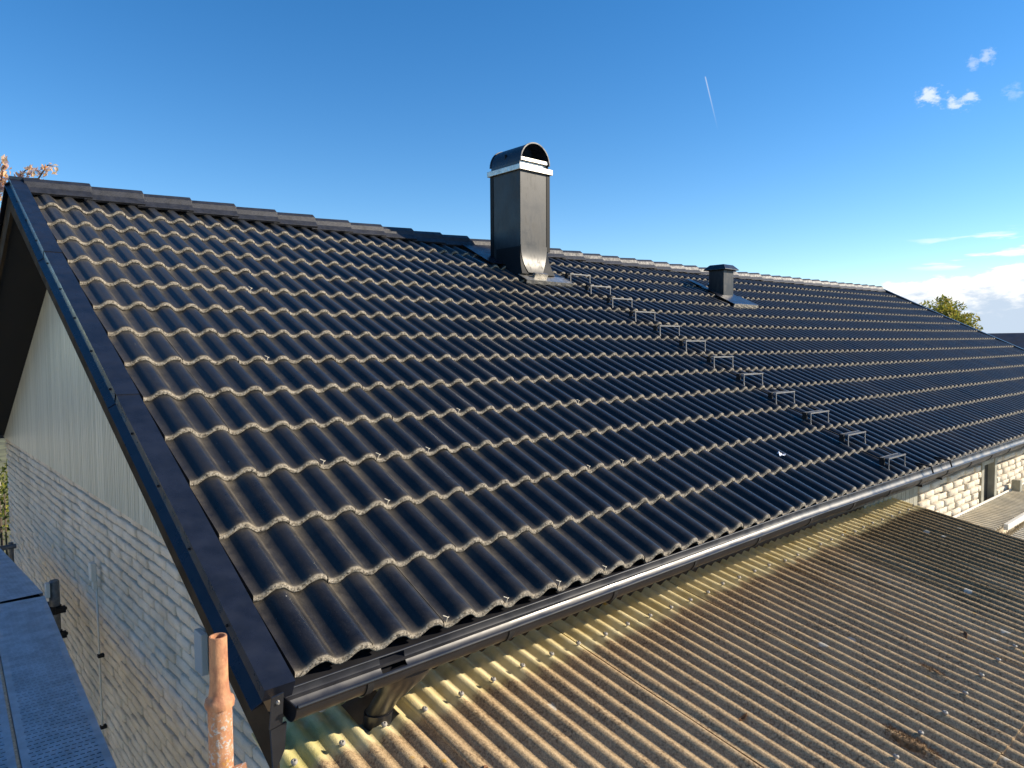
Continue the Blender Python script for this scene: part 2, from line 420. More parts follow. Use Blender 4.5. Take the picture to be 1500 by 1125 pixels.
# ------------------------------------------------------------------ the house
house = thing('house', (0, 0, GROUND), 'long house with a black tiled roof, pale brick gable and tall black chimney', 'house')
XE, UA = 16.16, 5.06                      # far verge, slope length to the ridge
YR, ZR = CA*UA, SA*UA                     # ridge
PW, A = .15, .040


def wave(x):
    c = (math.cos(2*math.pi*x/PW)+.16)/1.16; y = math.sin(math.pi/2*max(-1, c)*.86)/math.sin(math.pi/2*.86); return -A*(1-y)/2


def tiles():
    mb = MB(); dust_highlight = []; raw = []; tone = []
    us = [-.003, .0012, .007, .018, .05, .14, .26, .34, .40]
    rnd = random.Random(3); rnd_prev = [.5]
    for k in range(14):
        ncol = 54
        for j in range(ncol):
            x0 = -.105+.3*j+(.018 if j == 0 else 0); x1 = -.105+.3*j+.2975
            if j == ncol-1: x1 = x0+.30
            nx = 28 if j < 22 else 20
            if (x0 > 4.02 and x1 < 4.5 and 3.95 < S*k+.2 < 4.4): pass
            dh = rnd.uniform(-.0015, .0015); du = rnd.uniform(-.003, .003); rl = rnd.uniform(-.006, .006); yw = rnd.uniform(-.004, .004)
            umax = us if k < 13 else [q for q in us if q < .40]
            dirt = rnd.uniform(.45, 1.25)
            tn = rnd.random(); o = len(mb.v); tone += [rnd_prev[0]]*(o-len(tone)); rnd_prev[0] = tn
            for i, u in enumerate(umax):
                for c in range(nx+1):
                    x = x0+(x1-x0)*c/nx; xr = x-(x0+.15)
                    lip = (-.0085, -.0036, -.0010, 0)[i] if i < 4 else 0
                    h = wave(x) + dh + rl*xr - .0235*u/.357 + lip
                    jit = noise.noise(Vector((x*40, k*7.1, 0)))*.0022 if i == 0 else 0
                    mb.v.append(tuple(rp(x, S*k+u+du+yw*xr+jit, h)))
                    tr = -wave(x)/A
                    ph = (x/PW+.5) % 1-.5
                    d = {0: 1., 1: .8, 2: .20, 3: .07, 4: .02}.get(i, .0) + .30*math.exp(-((ph-.33)/.045)**2) + .08*math.exp(-((ph-.17)/.05)**2) + .07*min(1, max(0, (tr-.6)/.3)) + .01 + (0, 0, 0, 0, 0, .0, .05, .18, .3)[i]*(.35+.65*tr)  # dust, plus a highlight painted on the shoulder right of each crest
                    dust_highlight.append(min(1, d*dirt)); raw.append((1., .35, .0, .0, 0.)[min(i, 4)])
            m = nx+1
            for i in range(len(umax)-1):
                for c in range(nx):
                    a = o+i*m+c; mb.f.append((a, a+1, a+m+1, a+m))
            # cut lower edge: face of the lip and a strip of its underside
            o2 = len(mb.v)
            for q, (du2, dz) in enumerate(((-.003, -.0085), (-.0055, -.0155), (-.006, -.0225), (.05, -.0265))):
                for c in range(nx+1):
                    x = x0+(x1-x0)*c/nx; xr = x-(x0+.15)
                    jit = noise.noise(Vector((x*40, k*7.1, 0)))*.0022 + (noise.noise(Vector((x*130, k*3.3, q)))*.0022 if q else 0)
                    h = wave(x) + dh + rl*xr + dz
                    mb.v.append(tuple(rp(x, S*k+du+yw*xr+jit+du2, h))); dust_highlight.append(1.); raw.append(1. if q < 3 else .2)
            for q in range(3):
                for c in range(nx):
                    a = o2+q*m+c; mb.f.append((a+m, a+m+1, a+1, a))
            # side edges
            for c, sgn in ((0, 1), (nx, -1)):
                o3 = len(mb.v); x = x0+(x1-x0)*c/nx; xr = x-(x0+.15)
                for i, u in enumerate(umax):
                    h = wave(x)+dh+rl*xr-.0235*u/.357+(-.0085 if i == 0 else 0)
                    for dz in (0, -.02):
                        mb.v.append(tuple(rp(x, S*k+u+du+yw*xr, h+dz))); dust_highlight.append(.08); raw.append(0.)
                for i in range(len(umax)-1):
                    a = o3+2*i; q = (a, a+2, a+3, a+1); mb.f.append(q if sgn > 0 else q[::-1])
    tone += [rnd_prev[0]]*(len(mb.v)-len(tone))
    mb.mi = [0]*len(mb.f); mb.attr = {'dust_highlight': dust_highlight, 'raw': raw, 'tone': tone}
    return mb


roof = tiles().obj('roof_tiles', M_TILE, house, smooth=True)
# underlay slab and the rear slope
sl_ = MB()
nseg = 24
for i in range(nseg):
    xa, xb = -.19+(XE+.17)*i/nseg, -.19+(XE+.17)*(i+1)/nseg
    sl_.hexa([rp(xa, .07, -.17), rp(xb, .07, -.17), rp(xb, UA, -.17), rp(xa, UA, -.17), rp(xa, .07, -.10), rp(xb, .07, -.10), rp(xb, UA, -.10), rp(xa, UA, -.10)])
sl_.obj('roof_deck', M_DARK, house)


def mirror(v): return Vector((v.x, 2*YR-v.y, v.z))


rs = MB(); k = 0
for k in range(14):
    for i in range(60):
        xa, xb = -.1+16.2*i/60, -.1+16.2*(i+1)/60
        u0, u1 = S*k, min(S*(k+1)+.02, UA)
        rs.hexa([mirror(rp(xa, u0, -.05)), mirror(rp(xa, u1, -.075)), mirror(rp(xb, u1, -.075)), mirror(rp(xb, u0, -.05)),
                 mirror(rp(xa, u0, -.02)), mirror(rp(xa, u1, -.046)), mirror(rp(xb, u1, -.046)), mirror(rp(xb, u0, -.02))])
rs.hexa([mirror(rp(-.19, .07, -.17)), mirror(rp(-.19, UA, -.17)), mirror(rp(XE-.02, UA, -.17)), mirror(rp(XE-.02, .07, -.17)),
         mirror(rp(-.19, .07, -.10)), mirror(rp(-.19, UA, -.10)), mirror(rp(XE-.02, UA, -.10)), mirror(rp(XE-.02, .07, -.10))])
rear = rs.obj('rear_roof_slope', M_FARROOF, house)

# ridge tiles, each lapping over the next one to the right
prof = [(-.150, -.078), (-.100, -.028), (-.082, .018), (-.038, .050), (.038, .050), (.082, .018), (.100, -.028), (.150, -.078)]
x = -.10; first = None; i = 0
rnd = random.Random(5)
while x < 16.0:
    ln = .39
    mb = MB(); rings = []
    dz = rnd.uniform(-.004, .004)
    for (t, lift, kk) in ((0, -.012, .94), (.9, .010, 1.0), (.985, .012, 1.0), (1.0, .008, .97)):
        X = x+(ln+.03)*t if t else x-.03
        zz = ZR+sag(X, UA)+lift+dz
        pts = [Vector((X - (.042 if (t == 1.0 and j in (0, 7)) else .010 if (t == 1.0 and j in (1, 6)) else 0), YR+a*kk, zz+b*kk)) for j, (a, b) in enumerate(prof)]
        rings.append(pts)
    outer = rings; inner = [[Vector((p.x, YR+(p.y-YR)*.88, p.z-.016)) for p in r] for r in rings]
    loop = [o_+i_[::-1] for o_, i_ in zip(outer, inner)]
    mb.loft(loop)
    o = mb.obj('ridge_tile', M_RIDGE, roof); fix_normals(o); bevel(o, .006, 2)
    x += .385; i += 1

# small pale clips at the lips
rnd = random.Random(11)
for (xx, k) in ((.80, 0), (.50, 0), (1.1, 0), (1.4, 0), (.62, 2), (.78, 3), (1.05, 3), (.45, 3), (1.9, 2), (2.2, 2), (.6, 6), (.9, 9), (2.6, 4), (1.55, 4)):
    xc = round(xx/.15)*.15+.062; mb = MB(); b0 = rp(xc, S*k+.006, wave(xc)-.004)
    mb.tube([b0, b0+Vector((.004, -.004, .022)), b0+Vector((-.012, .002, .030))], .0022, 5); mb.tube([b0+Vector((.002, -.003, .017)), b0+Vector((.014, 0, .020))], .0018, 5)
    mb.obj('tile_clip', M_STRAW, roof)


# ---- verge flashing, barge boards
def verge(xo, sgn, mir, name):
    # profile of the folded cap (x offset from inner edge, h)
    p = [(0, -.060), (0, .002), (-.097, .002), (-.097, -.044), (-.127, -.068), (-.125, -.072), (-.085, -.050), (-.085, -.060)]
    mb = MB()
    cuts = [(-.058, 1.77), (1.75, 3.61), (3.59, UA+.09)]
    for q, (ua, ub) in enumerate(cuts):
        rr = []
        for u, lift in ((ua, .0035 if q else 0), (ub, 0)):
            pts = [rp(xo+sgn*a, u, h+lift) for a, h in p]
            if u > UA: pts = [Vector((v.x, min(v.y, YR+.02), v.z)) for v in pts]
            rr.append([mirror(v) if mir else v for v in pts])
        mb.loft(rr)
    o = mb.obj(name, M_BLK, house); fix_normals(o); return o


vf = verge(-.118, 1, False, 'verge_flashing'); verge(-.118, 1, True, 'verge_flashing'); verge(XE-.06, -1, False, 'verge_flashing'); verge(XE-.06, -1, True, 'verge_flashing')
for u in [.25+.40*i for i in range(12)]:
    mb = MB(); c = rp(-.2165, u, -.022); mb.tube([c, c+Vector((-.006, 0, 0))], [.006, .0045], 8); mb.obj('flashing_screw', M_DARK, vf)


def barge(xa, xb, mir, dz0=-.05, dz1=-.285, name='bargeboard', m=M_BOARD):
    mb = MB(); T = SA/CA; y0, y1 = -.085, YR
    def P(x, y, d): v = Vector((x, y, y*T+d)); return mirror(v) if mir else v
    mb.hexa([P(xa, y0, dz1), P(xb, y0, dz1), P(xb, y1, dz1), P(xa, y1, dz1), P(xa, y0, dz0), P(xb, y0, dz0), P(xb, y1, dz0), P(xa, y1, dz0)])
    o = mb.obj(name, m, house); fix_normals(o); return o


for mir in (False, True):
    barge(-.212, -.188, mir, dz1=-.222); barge(XE+.02, XE+.045, mir)
    
# soffit under the verge overhang
mb = MB(); T = SA/CA
for mir in (False, True):
    P = lambda x, y, d: (mirror(Vector((x, y, y*T+d))) if mir else Vector((x, y, y*T+d)))
    mb.hexa([P(-.186, .27, -.202), P(.19, .27, -.202), P(.19, YR-.001, -.202), P(-.186, YR-.001, -.202), P(-.186, .27, -.193), P(.19, .27, -.193), P(.19, YR-.001, -.193), P(-.186, YR-.001, -.193)])
fix_normals(mb.obj('verge_soffit', M_DARK, house))

# ---- gable: brick below, ribbed cladding above
YF, YB = .34, 8.80


def bricks(name, P, L, H0, H1, bl=.25, bh=.0735, depth=.016, seed=1, jit=.006, pill=.003, parent=None):
    """pillow faced bricks; P(s, z, d) maps run, height and protrusion to the world"""
    mb = MB(); rnd = random.Random(seed); z = H1; row = 0
    while z > H0:
        s = -(.5*bl if row % 2 else 0)-rnd.uniform(0, .02)
        while s < L:
            a, b = max(0, s+.004), min(L, s+bl-.005); s += bl+rnd.uniform(-.006, .006)
            if b-a < .03: continue
            zt, zb = z-.005+rnd.uniform(-.0012, .0012), z-bh+.006+rnd.uniform(-.0012, .0012)
            pr = depth+rnd.uniform(-jit, jit); tilt = rnd.uniform(-.006, .006); tv = rnd.uniform(-.004, .004)
            FX = (0, .012, .035, .35, .65, .965, .988, 1); FZ = (0, .03, .09, .5, .91, .97, 1); NX, NZ = 7, 6; base = len(mb.v)
            for iz in range(NZ+1):
                for ix in range(NX+1):
                    fx, fz = FX[ix], FZ[iz]
                    e = min(1, min(fx, 1-fx)*28)**.6*min(1, min(fz, 1-fz)*11)**.6
                    ss, zz = a+(b-a)*fx, zb+(zt-zb)*fz
                    d = -.010*(1-e) + (pr+pill*(e-.4)+tilt*(fx-.5)+tv*(fz-.5)+(noise.noise(Vector((ss*23, zz*30, seed)))+.6*noise.noise(Vector((ss*61, zz*70, seed))))*.005)*min(1, e*2+.15)
                    mb.v.append(tuple(P(ss, zz, d)))
            for iz in range(NZ):
                for ix in range(NX):
                    q = base+iz*(NX+1)+ix; mb.f.append((q, q+1, q+NX+2, q+NX+1)); mb.mi.append(0)
        z -= bh; row += 1
    for q in ((0, 0),):
        o_ = len(mb.v); mb.v += [tuple(P(0.004, H0, -.004)), tuple(P(L-.004, H0, -.004)), tuple(P(L-.004, H1-.002, -.004)), tuple(P(.004, H1-.002, -.004))]
        mb.f.append((o_, o_+1, o_+2, o_+3)); mb.mi.append(1)
    o = mb.obj(name, [M_BRICK, M_MORTAR], parent, smooth=True); return o


bricks('brick_wall', lambda s, z, d: (.20-d, YB-s, z), YB-YF, GROUND, -.085, parent=house, seed=2)
# solid core of the house, added to block light
mb = MB(); mb.box((.215, YF+.03, GROUND), (15.9, YB-.02, -.21)); mb.obj('light_block_core', M_MORTAR, house)
mb = MB(); z0 = -.10; T = SA/CA


def topz(y): return (y if y < YR else 2*YR-y)*T - .19


y = YF-.10; rnd = random.Random(9)
pts = []
while y < YB+.05:
    wd = rnd.choice((.030, .045, .060, .075)); pts += [(y, .168), (y+.003, .176), (y+.009, .176), (y+.012, .168)]; y += wd+.012
for (ya, xa), (yb, xb) in zip(pts[:-1], pts[1:]):
    mb.add([(xa, ya, z0), (xb, yb, z0), (xb, yb, max(z0+.01, topz(yb))), (xa, ya, max(z0+.01, topz(ya)))], [(3, 2, 1, 0)])
mb.box((.180, YF-.1, z0-.002), (.20, YB, z0+.02))
mb.obj('gable_cladding', M_SID, house)
mb = MB(); mb.add([(.19, YF, -.09), (.19, YB, -.09), (.19, YR, ZR-.2)], [(2, 1, 0)]); mb.add([(15.9, YF, -.2), (15.9, YB, -.2), (15.9, YR, ZR-.2)], [(0, 1, 2)]); islands(mb.obj('gable_backing', M_DARK, house))
# little louvre under the barge board
mb = MB()
for i in range(5): mb.box((.150, 2.93-.012*i, .83-.045*i), (.170, 3.03-.012*i, .837-.045*i))
mb.obj('vent_louvre', M_DARK, house)
# cable conduit with a white sensor head
mb = MB(); mb.tube([(.155, 3.95, -.78), (.152, 3.93, -1.3), (.155, 3.90, -2.7)], .0075, 8); cdt = mb.obj('wall_conduit', M_WHITE, house, True)
mb = MB(); mb.box((.11, 3.905, -.735), (.150, 3.985, -.60)); mb.box((.125, 3.925, -.80), (.158, 3.965, -.737)); bevel(mb.obj('sensor_head', M_WHITE, cdt), .006)
for z in (-1.31, -1.86):
    mb = MB(); mb.box((.138, 3.895, z-.010), (.180, 3.935, z+.010)); mb.obj('conduit_clip', M_DARK, cdt)
mb = MB(); mb.box((.135, 1.585, -.66), (.170, 1.695, -.445)); bevel(mb.obj('meter_box', M_BOXP, house), .006)

# ---- eave: fascia sheet, gutter, brackets, outlet
mb = MB()
pr = [(.12, -.060), (.05, -.074), (.000, -.086), (-.016, -.090), (-.0175, -.099), (-.0145, -.099), (-.013, -.094), (.000, -.0915), (.012, -.096), (.012, -.16), (.018, -.16), (.018, -.088), (.05, -.080), (.12, -.066)]


def gz(x): return .036*min(1, max(0, x/3.2))


mb.loft([[Vector((x, a, b+gz(x)*.8*(1 if b > -.15 else 0))) for a, b in pr] for x in (-.19, .3, .8, 1.4, 2, 2.6, 3.2, 16.15)])
fas = fix_normals(mb.obj('fascia_flashing', M_BLKG, house))
GY, GR = -.068, .062


def gprof(n=14, a0=0., a1=math.pi):
    return [a0+(a1-a0)*i/n for i in range(n+1)]


def gring(x, r, angs):
    out = []
    for a in angs:
        yy = GY+r*math.cos(a); zz = -.069-r*math.sin(a); out.append(Vector((x, yy, zz+gz(x))))
    return out


mb = MB()
def gpiece(xs, angs):
    rr = []
    for x in xs: rr.append(gring(x, GR, angs)+gring(x, GR-.0025, angs)[::-1])
    mb.loft(rr)
full = gprof(); fr = gprof(7, math.pi*.62, math.pi)
gpiece([-.150, .205], full); gpiece([.205, .305], fr); gpiece([.305, .8, 1.4, 2, 2.6, 3.2, 6, 9, 12, 16.2], full)
xs = [-.150, .3, .8, 1.4, 2, 2.6, 3.2, 16.2]
mb.tube([(x, GY-GR-.004, -.067+gz(x)) for x in xs], .0065, 10); mb.tube([(x, GY+GR-.001, -.066+gz(x)) for x in xs], .0035, 8)
gut = auto(mb.obj('gutter', M_BLKG, house))
# gutter stop end and the plate closing the verge
mb = MB(); rr = gring(-.152, GR+.001, full); rr2 = [v+Vector((.004, 0, 0)) for v in rr]; mb.loft([rr, rr2]); mb.obj('gutter_end_cap', M_BLKG, gut)
for i in range(27):
    xb = .10+.605*i
    mb = MB(); pts = gring(xb, GR+.004, gprof(12, .2, math.pi*.98)); mb.loft([[p+Vector((dx, 0, 0)) for p in pts]+[p+Vector((dx, (GY-p.y)*.06, .003)) for p in pts[::-1]] for dx in (-.012, .012)])
    mb.obj('gutter_bracket', M_DARK, gut)
mb = MB()
ov = lambda cx, cy, z, a, b: [Vector((cx+a*math.cos(t), cy+b*math.sin(t), z)) for t in [2*math.pi*k/20 for k in range(20)]]
mb.loft([ov(.285, GY, -.112, .098, .050), ov(.288, GY+.03, -.150, .088, .054), ov(.291, .02, -.205, .064, .054), ov(.294, .085, -.265, .050, .050), ov(.297, .135, -.32, .047, .047), ov(.298, .158, -.345, .047, .047), ov(.298, .158, -.346, .053, .053), ov(.298, .172, -.41, .053, .053), ov(.298, .18, -.42, .05, .05), ov(.298, .19, -2.75, .05, .05)])
auto(mb.obj('downpipe', M_BLKG, gut))
mb = MB(); mb.hexa([(-.222, -.098, -.125), (-.182, -.098, -.118), (-.182, -.092, -.118), (-.222, -.092, -.125), (-.212, -.098, -.030), (-.176, -.098, -.026), (-.176, -.092, -.026), (-.212, -.092, -.030)]); mb.hexa([(-.212, -.0965, -.27), (-.176, -.0965, -.20), (-.176, -.0875, -.20), (-.212, -.0875, -.27), (-.218, -.0965, -.128), (-.168, -.0965, -.119), (-.168, -.0875, -.119), (-.218, -.0875, -.128)]); fix_normals(mb.obj('verge_end_plate', M_BLKG, house))
mb = MB(); mb.tube([(-.195, -.098, -.050), (-.195, -.105, -.050)], [.007, .004], 8); mb.obj('plate_screw', M_ZINC, vf)

# ---- front wall below the eave (seen past the corrugated roof)
mb = MB(); mb.box((.2, .12, -.185), (15.9, YF-.002, -.168)); mb.obj('eave_soffit', M_BEIGE, house)
mb = MB(); mb.box((4.5, YF-.06, -.29), (15.9, YF-.012, -.187)); mb.obj('soffit_beam', M_BEIGE, house)
fw_ = lambda x0: (lambda s, z, d: (x0+s, YF-.01-d*1.3, z))
bricks('brick_wall', fw_(6.2), 1.82, GROUND, -.33, bl=.27, bh=.075, depth=.016, pill=.012, jit=.011, seed=5, parent=house)
bricks('brick_wall', fw_(8.66), 2.1, GROUND, -.33, bl=.27, bh=.075, depth=.016, pill=.012, jit=.011, seed=6, parent=house)
bricks('brick_wall', fw_(11.8), 4.1, GROUND, -.33, bl=.27, bh=.075, depth=.016, pill=.012, jit=.011, seed=8, parent=house)
mb = MB()
for i in range(12): mb.box((4.98+.1*i, YF-.03, GROUND), (5.073+.1*i, YF+.02, -.295))
mb.obj('door_boards', M_WOOD, house)
for xw, x2 in ((8.05, 8.63), (10.80, 11.76)):
    mb = MB(); mb.box((xw, YF-.05, GROUND), (xw+.09, YF+.10, -.295)); mb.box((x2-.09, YF-.05, GROUND), (x2, YF+.10, -.295)); mb.box((xw+.092, YF-.04, -.36), (x2-.092, YF+.10, -.296))
    wf = bevel(mb.obj('window_frame', M_WOOD, house), .004)
    mb = MB(); mb.box((xw+.09, YF+.02, -2.2), (x2-.09, YF+.035, -.36)); mb.obj('window_pane', M_PANE, wf)
mb = MB(); mb.box((9.15, YF-.16, -.82), (9.24, YF-.07, -.64)); bevel(mb.obj('wall_vent', M_WOOD, house), .006)

# ---- big chimney casing
ch = bpy.data.objects.new('chimney', None); col.objects.link(ch); ch.parent = house; ch.matrix_parent_inverse = Matrix.Translation(-house.location)
CX0, CX1, CY0, CY1 = 4.205, 4.645, 3.62, 4.11
ZT = 2.89


def part_of(mb, name, m, par, **k):
    o = mb.obj(name, m, None, **k); o.parent = par
    return o


ch.matrix_parent_inverse = Matrix.Translation(-house.location)
mb = MB()
def croof(x, y): u = y/CA; return SA*u+sag(x, u)
def ringc(z, e, c):     # rectangle grown by e with cut corners front right and back left
    a0, a1, b0, b1 = CX0-e, CX1+e, CY0-e, CY1+e
    return [Vector((a0, b0, z)), Vector((a1-c, b0, z)), Vector((a1, b0+c*1.1, z)), Vector((a1, b1, z)), Vector((a0+c, b1, z)), Vector((a0, b1-c*1.1, z))]
zb = croof(CX0, CY0)
mb.loft([ringc(zb-.1, .03, .10), ringc(zb+.02, .03, .10), ringc(zb+.06, .018, .085), ringc(zb+.12, .006, .065), ringc(zb+.20, 0, .05), ringc(zb+.30, 0, .045), ringc(ZT, 0, .045)])
o = part_of(mb, 'chimney_casing', M_CHIM, ch); fix_normals(o); bevel(o, .004, 2)
mb = MB(); mb.box((CX1-.046, CY0-.004, zb+.27), (CX1+.004, CY0+.03, ZT-.002)); part_of(mb, 'corner_trim', M_SEAM, ch)
mb = MB(); mb.box((CX0-.004, CY1-.05, zb+.20), (CX0+.03, CY1+.003, ZT-.002)); part_of(mb, 'corner_trim', M_SEAM, ch)
# front foot: a plate sweeping out at the bottom
mb = MB(); rr = []
for t in [i/8 for i in range(9)]:
    z = zb+.02+.30*(1-t); yy = CY0-.006-.06*t**2.6; wi = .5-.0*t
    x0, x1 = CX0+.003+.055*t**2, CX1-.045-.12*t**2
    rr.append([Vector((x0, yy, z)), Vector((x1, yy, z)), Vector((x1, yy+.02, z)), Vector((x0, yy+.02, z))])
mb.loft(rr); o = part_of(mb, 'front_apron', M_CHIM, ch); auto(o, 40)
for sx, name in ((0, 'corner_skirt'), (1, 'corner_skirt')):
    mb = MB(); rr = []
    for t in [i/8 for i in range(9)]:
        z = zb+.005+.30*(1-t); e = .07*t**2.4
        if sx == 0: pts = [Vector((CX0-.004-e*.5, CY0-e, z)), Vector((CX0+.006+.055*t**2, CY0-.004-.06*t**2.6, z)), Vector((CX0+.03, CY0+.05, z)), Vector((CX0-.004-e*.5, CY1-.1, z+.0))]
        else: pts = [Vector((CX1-.045-.12*t**2, CY0-.004-.06*t**2.6, z)), Vector((CX1+.004+e*.7, CY0+.03-e, z)), Vector((CX1+.004+e*.7, CY1-.1, z)), Vector((CX1-.05, CY0+.05, z))]
        rr.append(pts)
    mb.loft(rr); o = part_of(mb, name, M_SEAM, ch); fix_normals(o); auto(o, 40)
mb = MB(); mb.box((CX0-.06, CY0-.16, 0), (CX1+.20, CY0-.02, .006), fn=lambda x, y, z: rp(x, y/CA, z+.006)); mb.box((CX0-.06, CY0-.17, -.035), (CX1+.20, CY0-.162, .006), fn=lambda x, y, z: rp(x, y/CA, z+.006))
mb.box((CX0+.10, CY0-.105, 0), (CX1-.15, CY0-.07, .05), fn=lambda x, y, z: rp(x, y/CA, z+.014))
part_of(mb, 'lead_apron', M_ZINC, ch)
mb = MB(); mb.box((CX1+.02, CY0-.02, .0), (CX1+.17, CY1+.25, .006), fn=lambda x, y, z: rp(x, y/CA, z+.004)); mb.box((CX0-.20, CY0+.25, .0), (CX0+.0, CY1+.42, .006), fn=lambda x, y, z: rp(x, y/CA, z+.004)); mb.box((CX0+.001, CY1+.001, 0), (CX1+.019, CY1+.42, .006), fn=lambda x, y, z: rp(x, y/CA, z+.004))
part_of(mb, 'side_flashing', M_BLK, ch)
mb = MB(); mb.box((CX0-.028, CY0-.028, ZT), (CX1+.028, CY1+.028, ZT+.058)); bevel(part_of(mb, 'cap_band', M_ZINC, ch), .004)
# barrel hood open to the front and back
mb = MB(); xc, rad = (CX0+CX1)/2, (CX1-CX0)/2-.004; z1 = ZT+.098
arc = [math.pi*i/20 for i in range(21)]
def hood(y, r, dz=0): return [Vector((xc-r*math.cos(a), y, z1+dz+r*math.sin(a))) for a in arc]
mb.loft([hood(CY0-.005, rad)+hood(CY0-.005, rad-.006)[::-1], hood(CY1+.005, rad)+hood(CY1+.005, rad-.006)[::-1]])
mb.loft([hood(CY0-.012, rad+.006)+hood(CY0-.012, rad-.008)[::-1], hood(CY0+.006, rad+.006)+hood(CY0+.006, rad-.008)[::-1]])
mb.loft([hood(CY1-.006, rad+.006)+hood(CY1-.006, rad-.008)[::-1], hood(CY1+.012, rad+.006)+hood(CY1+.012, rad-.008)[::-1]])
mb.box((CX0+.004, CY0+.01, ZT+.0585), (CX0+.010, CY1-.01, z1)); mb.box((CX1-.010, CY0+.01, ZT+.0585), (CX1-.004, CY1-.01, z1))
hd = part_of(mb, 'chimney_hood', M_BLK, ch); fix_normals(hd); auto(hd, 40)
mb = MB(); mb.box((CX0+.012, CY0+.002, z1+.012), (CX1-.012, CY0+.012, z1+.045)); mb.box((CX0+.012, CY0+.03, ZT+.0585), (CX1-.012, CY0+.04, z1+.011))
islands(part_of(mb, 'hood_rail', M_ZINC, ch))
mb = MB(); mb.box((CX0+.012, CY0+.25, ZT+.0585), (CX1-.012, CY0+.26, z1+.11)); part_of(mb, 'flue_baffle', M_DARK, ch)

# ---- small vent hood further along
vh = bpy.data.objects.new('vent_stack', None); col.objects.link(vh); vh.parent = house; vh.matrix_parent_inverse = Matrix.Translation(-house.location)
VX0, VX1, VY0, VY1 = 7.95, 8.205, 3.47, 3.71
vz = croof(VX0, VY0)
mb = MB(); mb.box((VX0, VY0, vz-.1), (VX1, VY1, vz+.39)); bevel(part_of(mb, 'vent_body', M_CHIM, vh), .003)
mb = MB(); r0 = lambda e, z: [Vector((VX0-e, VY0-e, z)), Vector((VX1+e, VY0-e, z)), Vector((VX1+e, VY1+e, z)), Vector((VX0-e, VY1+e, z))]
mb.loft([r0(.055, vz+.375), r0(.055, vz+.386), r0(.0, vz+.445), r0(-.01, vz+.452)]); bevel(part_of(mb, 'vent_cap', M_BLK, vh), .002)
mb = MB(); mb.box((VX0-.22, VY0-.29, 0), (VX1+.16, VY0-.002, .006), fn=lambda x, y, z: rp(x, y/CA, z+.012)); mb.box((VX1+.002, VY0, 0), (VX1+.12, VY1+.2, .006), fn=lambda x, y, z: rp(x, y/CA, z+.008)); mb.box((VX0-.13, VY0-.1, 0), (VX0-.002, VY1+.3, .006), fn=lambda x, y, z: rp(x, y/CA, z+.008))
part_of(mb, 'vent_flashing', M_BLK, vh)
mb = MB(); mb.box((VX0-.21, VY0-.30, -.035), (VX1+.15, VY0-.292, .02), fn=lambda x, y, z: rp(x, y/CA, z)); part_of(mb, 'apron_fringe', M_ZINC, vh)

# ---- roof steps, one on every course
for k in range(12):
    xa, u = 4.82+.105*k/11, S*k+.112-.02*k/11; xb = xa+.335
    base = rp(xa, u, .062)
    y0, z0 = base.y, base.z
    mb = MB(); mb.box((xa-.005, y0-.008, z0), (xb+.005, y0, z0+.011)); mb.box((xa-.005, y0+.052, z0), (xb+.005, y0+.060, z0+.011))
    for q in range(13): mb.box((xa-.004+.0255*q, y0-.002, z0+.002), (xa+.006+.0255*q, y0+.054, z0+.009))
    st = mb.obj('roof_step', M_STEP, house)
    for xx in (xa, xb-.009):
        mb = MB(); mb.box((xx, y0-.006, z0-.088), (xx+.009, y0-.0005, z0-.0005)); mb.box((xx-.002, y0-.009, z0-.10), (xx+.011, y0+.003, z0-.075)); mb.obj('leg', M_STEP, st)
        mb = MB(); mb.hexa([(xx, y0+.06, z0-.012), (xx+.008, y0+.06, z0-.012), (xx+.008, y0+.20, z0+.04), (xx, y0+.20, z0+.04), (xx, y0+.06, z0-.002), (xx+.008, y0+.06, z0-.002), (xx+.008, y0+.20, z0+.05), (xx, y0+.20, z0+.05)]); mb.obj('arm', M_DARK, st)
    mb = MB(); mb.box((xa-.030, y0+.02, z0-.045), (xa-.006, y0+.055, z0+.012)); mb.obj('step_bracket', M_DARK, st)
# black sliding guards for a ladder at the eave
for xa in (5.0, 5.45):
    mb = MB(); zt = .01
    mb.tube([(xa, .05, -.03), (xa, -.05, -.10), (xa+.05, -.09, -.105), (xa+.36, -.09, -.095), (xa+.36, -.06, .0), (xa+.36, .06, .02)], .0075, 6)
    mb.tube([(xa+.05, .03, -.10), (xa+.05, -.10, -.11)], .012, 6)
    mb.obj('ladder_guard', M_DARK, house)

# ------------------------------------------------------------------ paper scrap on the tiles
xs_, us_ = 3.80, .465
mb = MB(); c = rp(xs_, us_, -.01); rr = random.Random(2)
pts = []
for i in range(4):
    for j in range(4): pts.append(c+Vector((-.03+.02*i+rr.uniform(-.006, .006), -.02+.014*j*CA, .006*j+rr.uniform(0, .022))))
fs = [(4*i+j, 4*i+j+1, 4*i+j+5, 4*i+j+4) for i in range(3) for j in range(3)]
mb.add(pts, fs); o = mb.obj('paper_scrap', M_PAPER); sm = o.modifiers.new('thick', 'SOLIDIFY'); sm.thickness = .003
tag(o, 'small bluish white scrap lying in a trough of the black tiles near the eave', 'scrap')

# ------------------------------------------------------------------ carport with the corrugated fibre cement roof
TILT = R(11); CT, ST = math.cos(TILT), math.sin(TILT); CZ = -.412
cp_ = thing('carport', (2.7, -1.7, GROUND), 'lean-to with a lichen stained corrugated fibre cement roof just below the black gutter', 'carport')
PC, AC, XPH = .0866, .0127, .803
CX_L, CX_R, CYT, CYB = -.105, 5.60, .322, -3.9


def cpnt(x, y, h=0): return Vector((x, y*CT - ST*h, CZ + y*ST + CT*h)) if False else Vector((x, y - ST*h, CZ + y*math.tan(TILT) + CT*h))


def cw(x): return AC*math.cos(2*math.pi*(x-XPH)/PC)


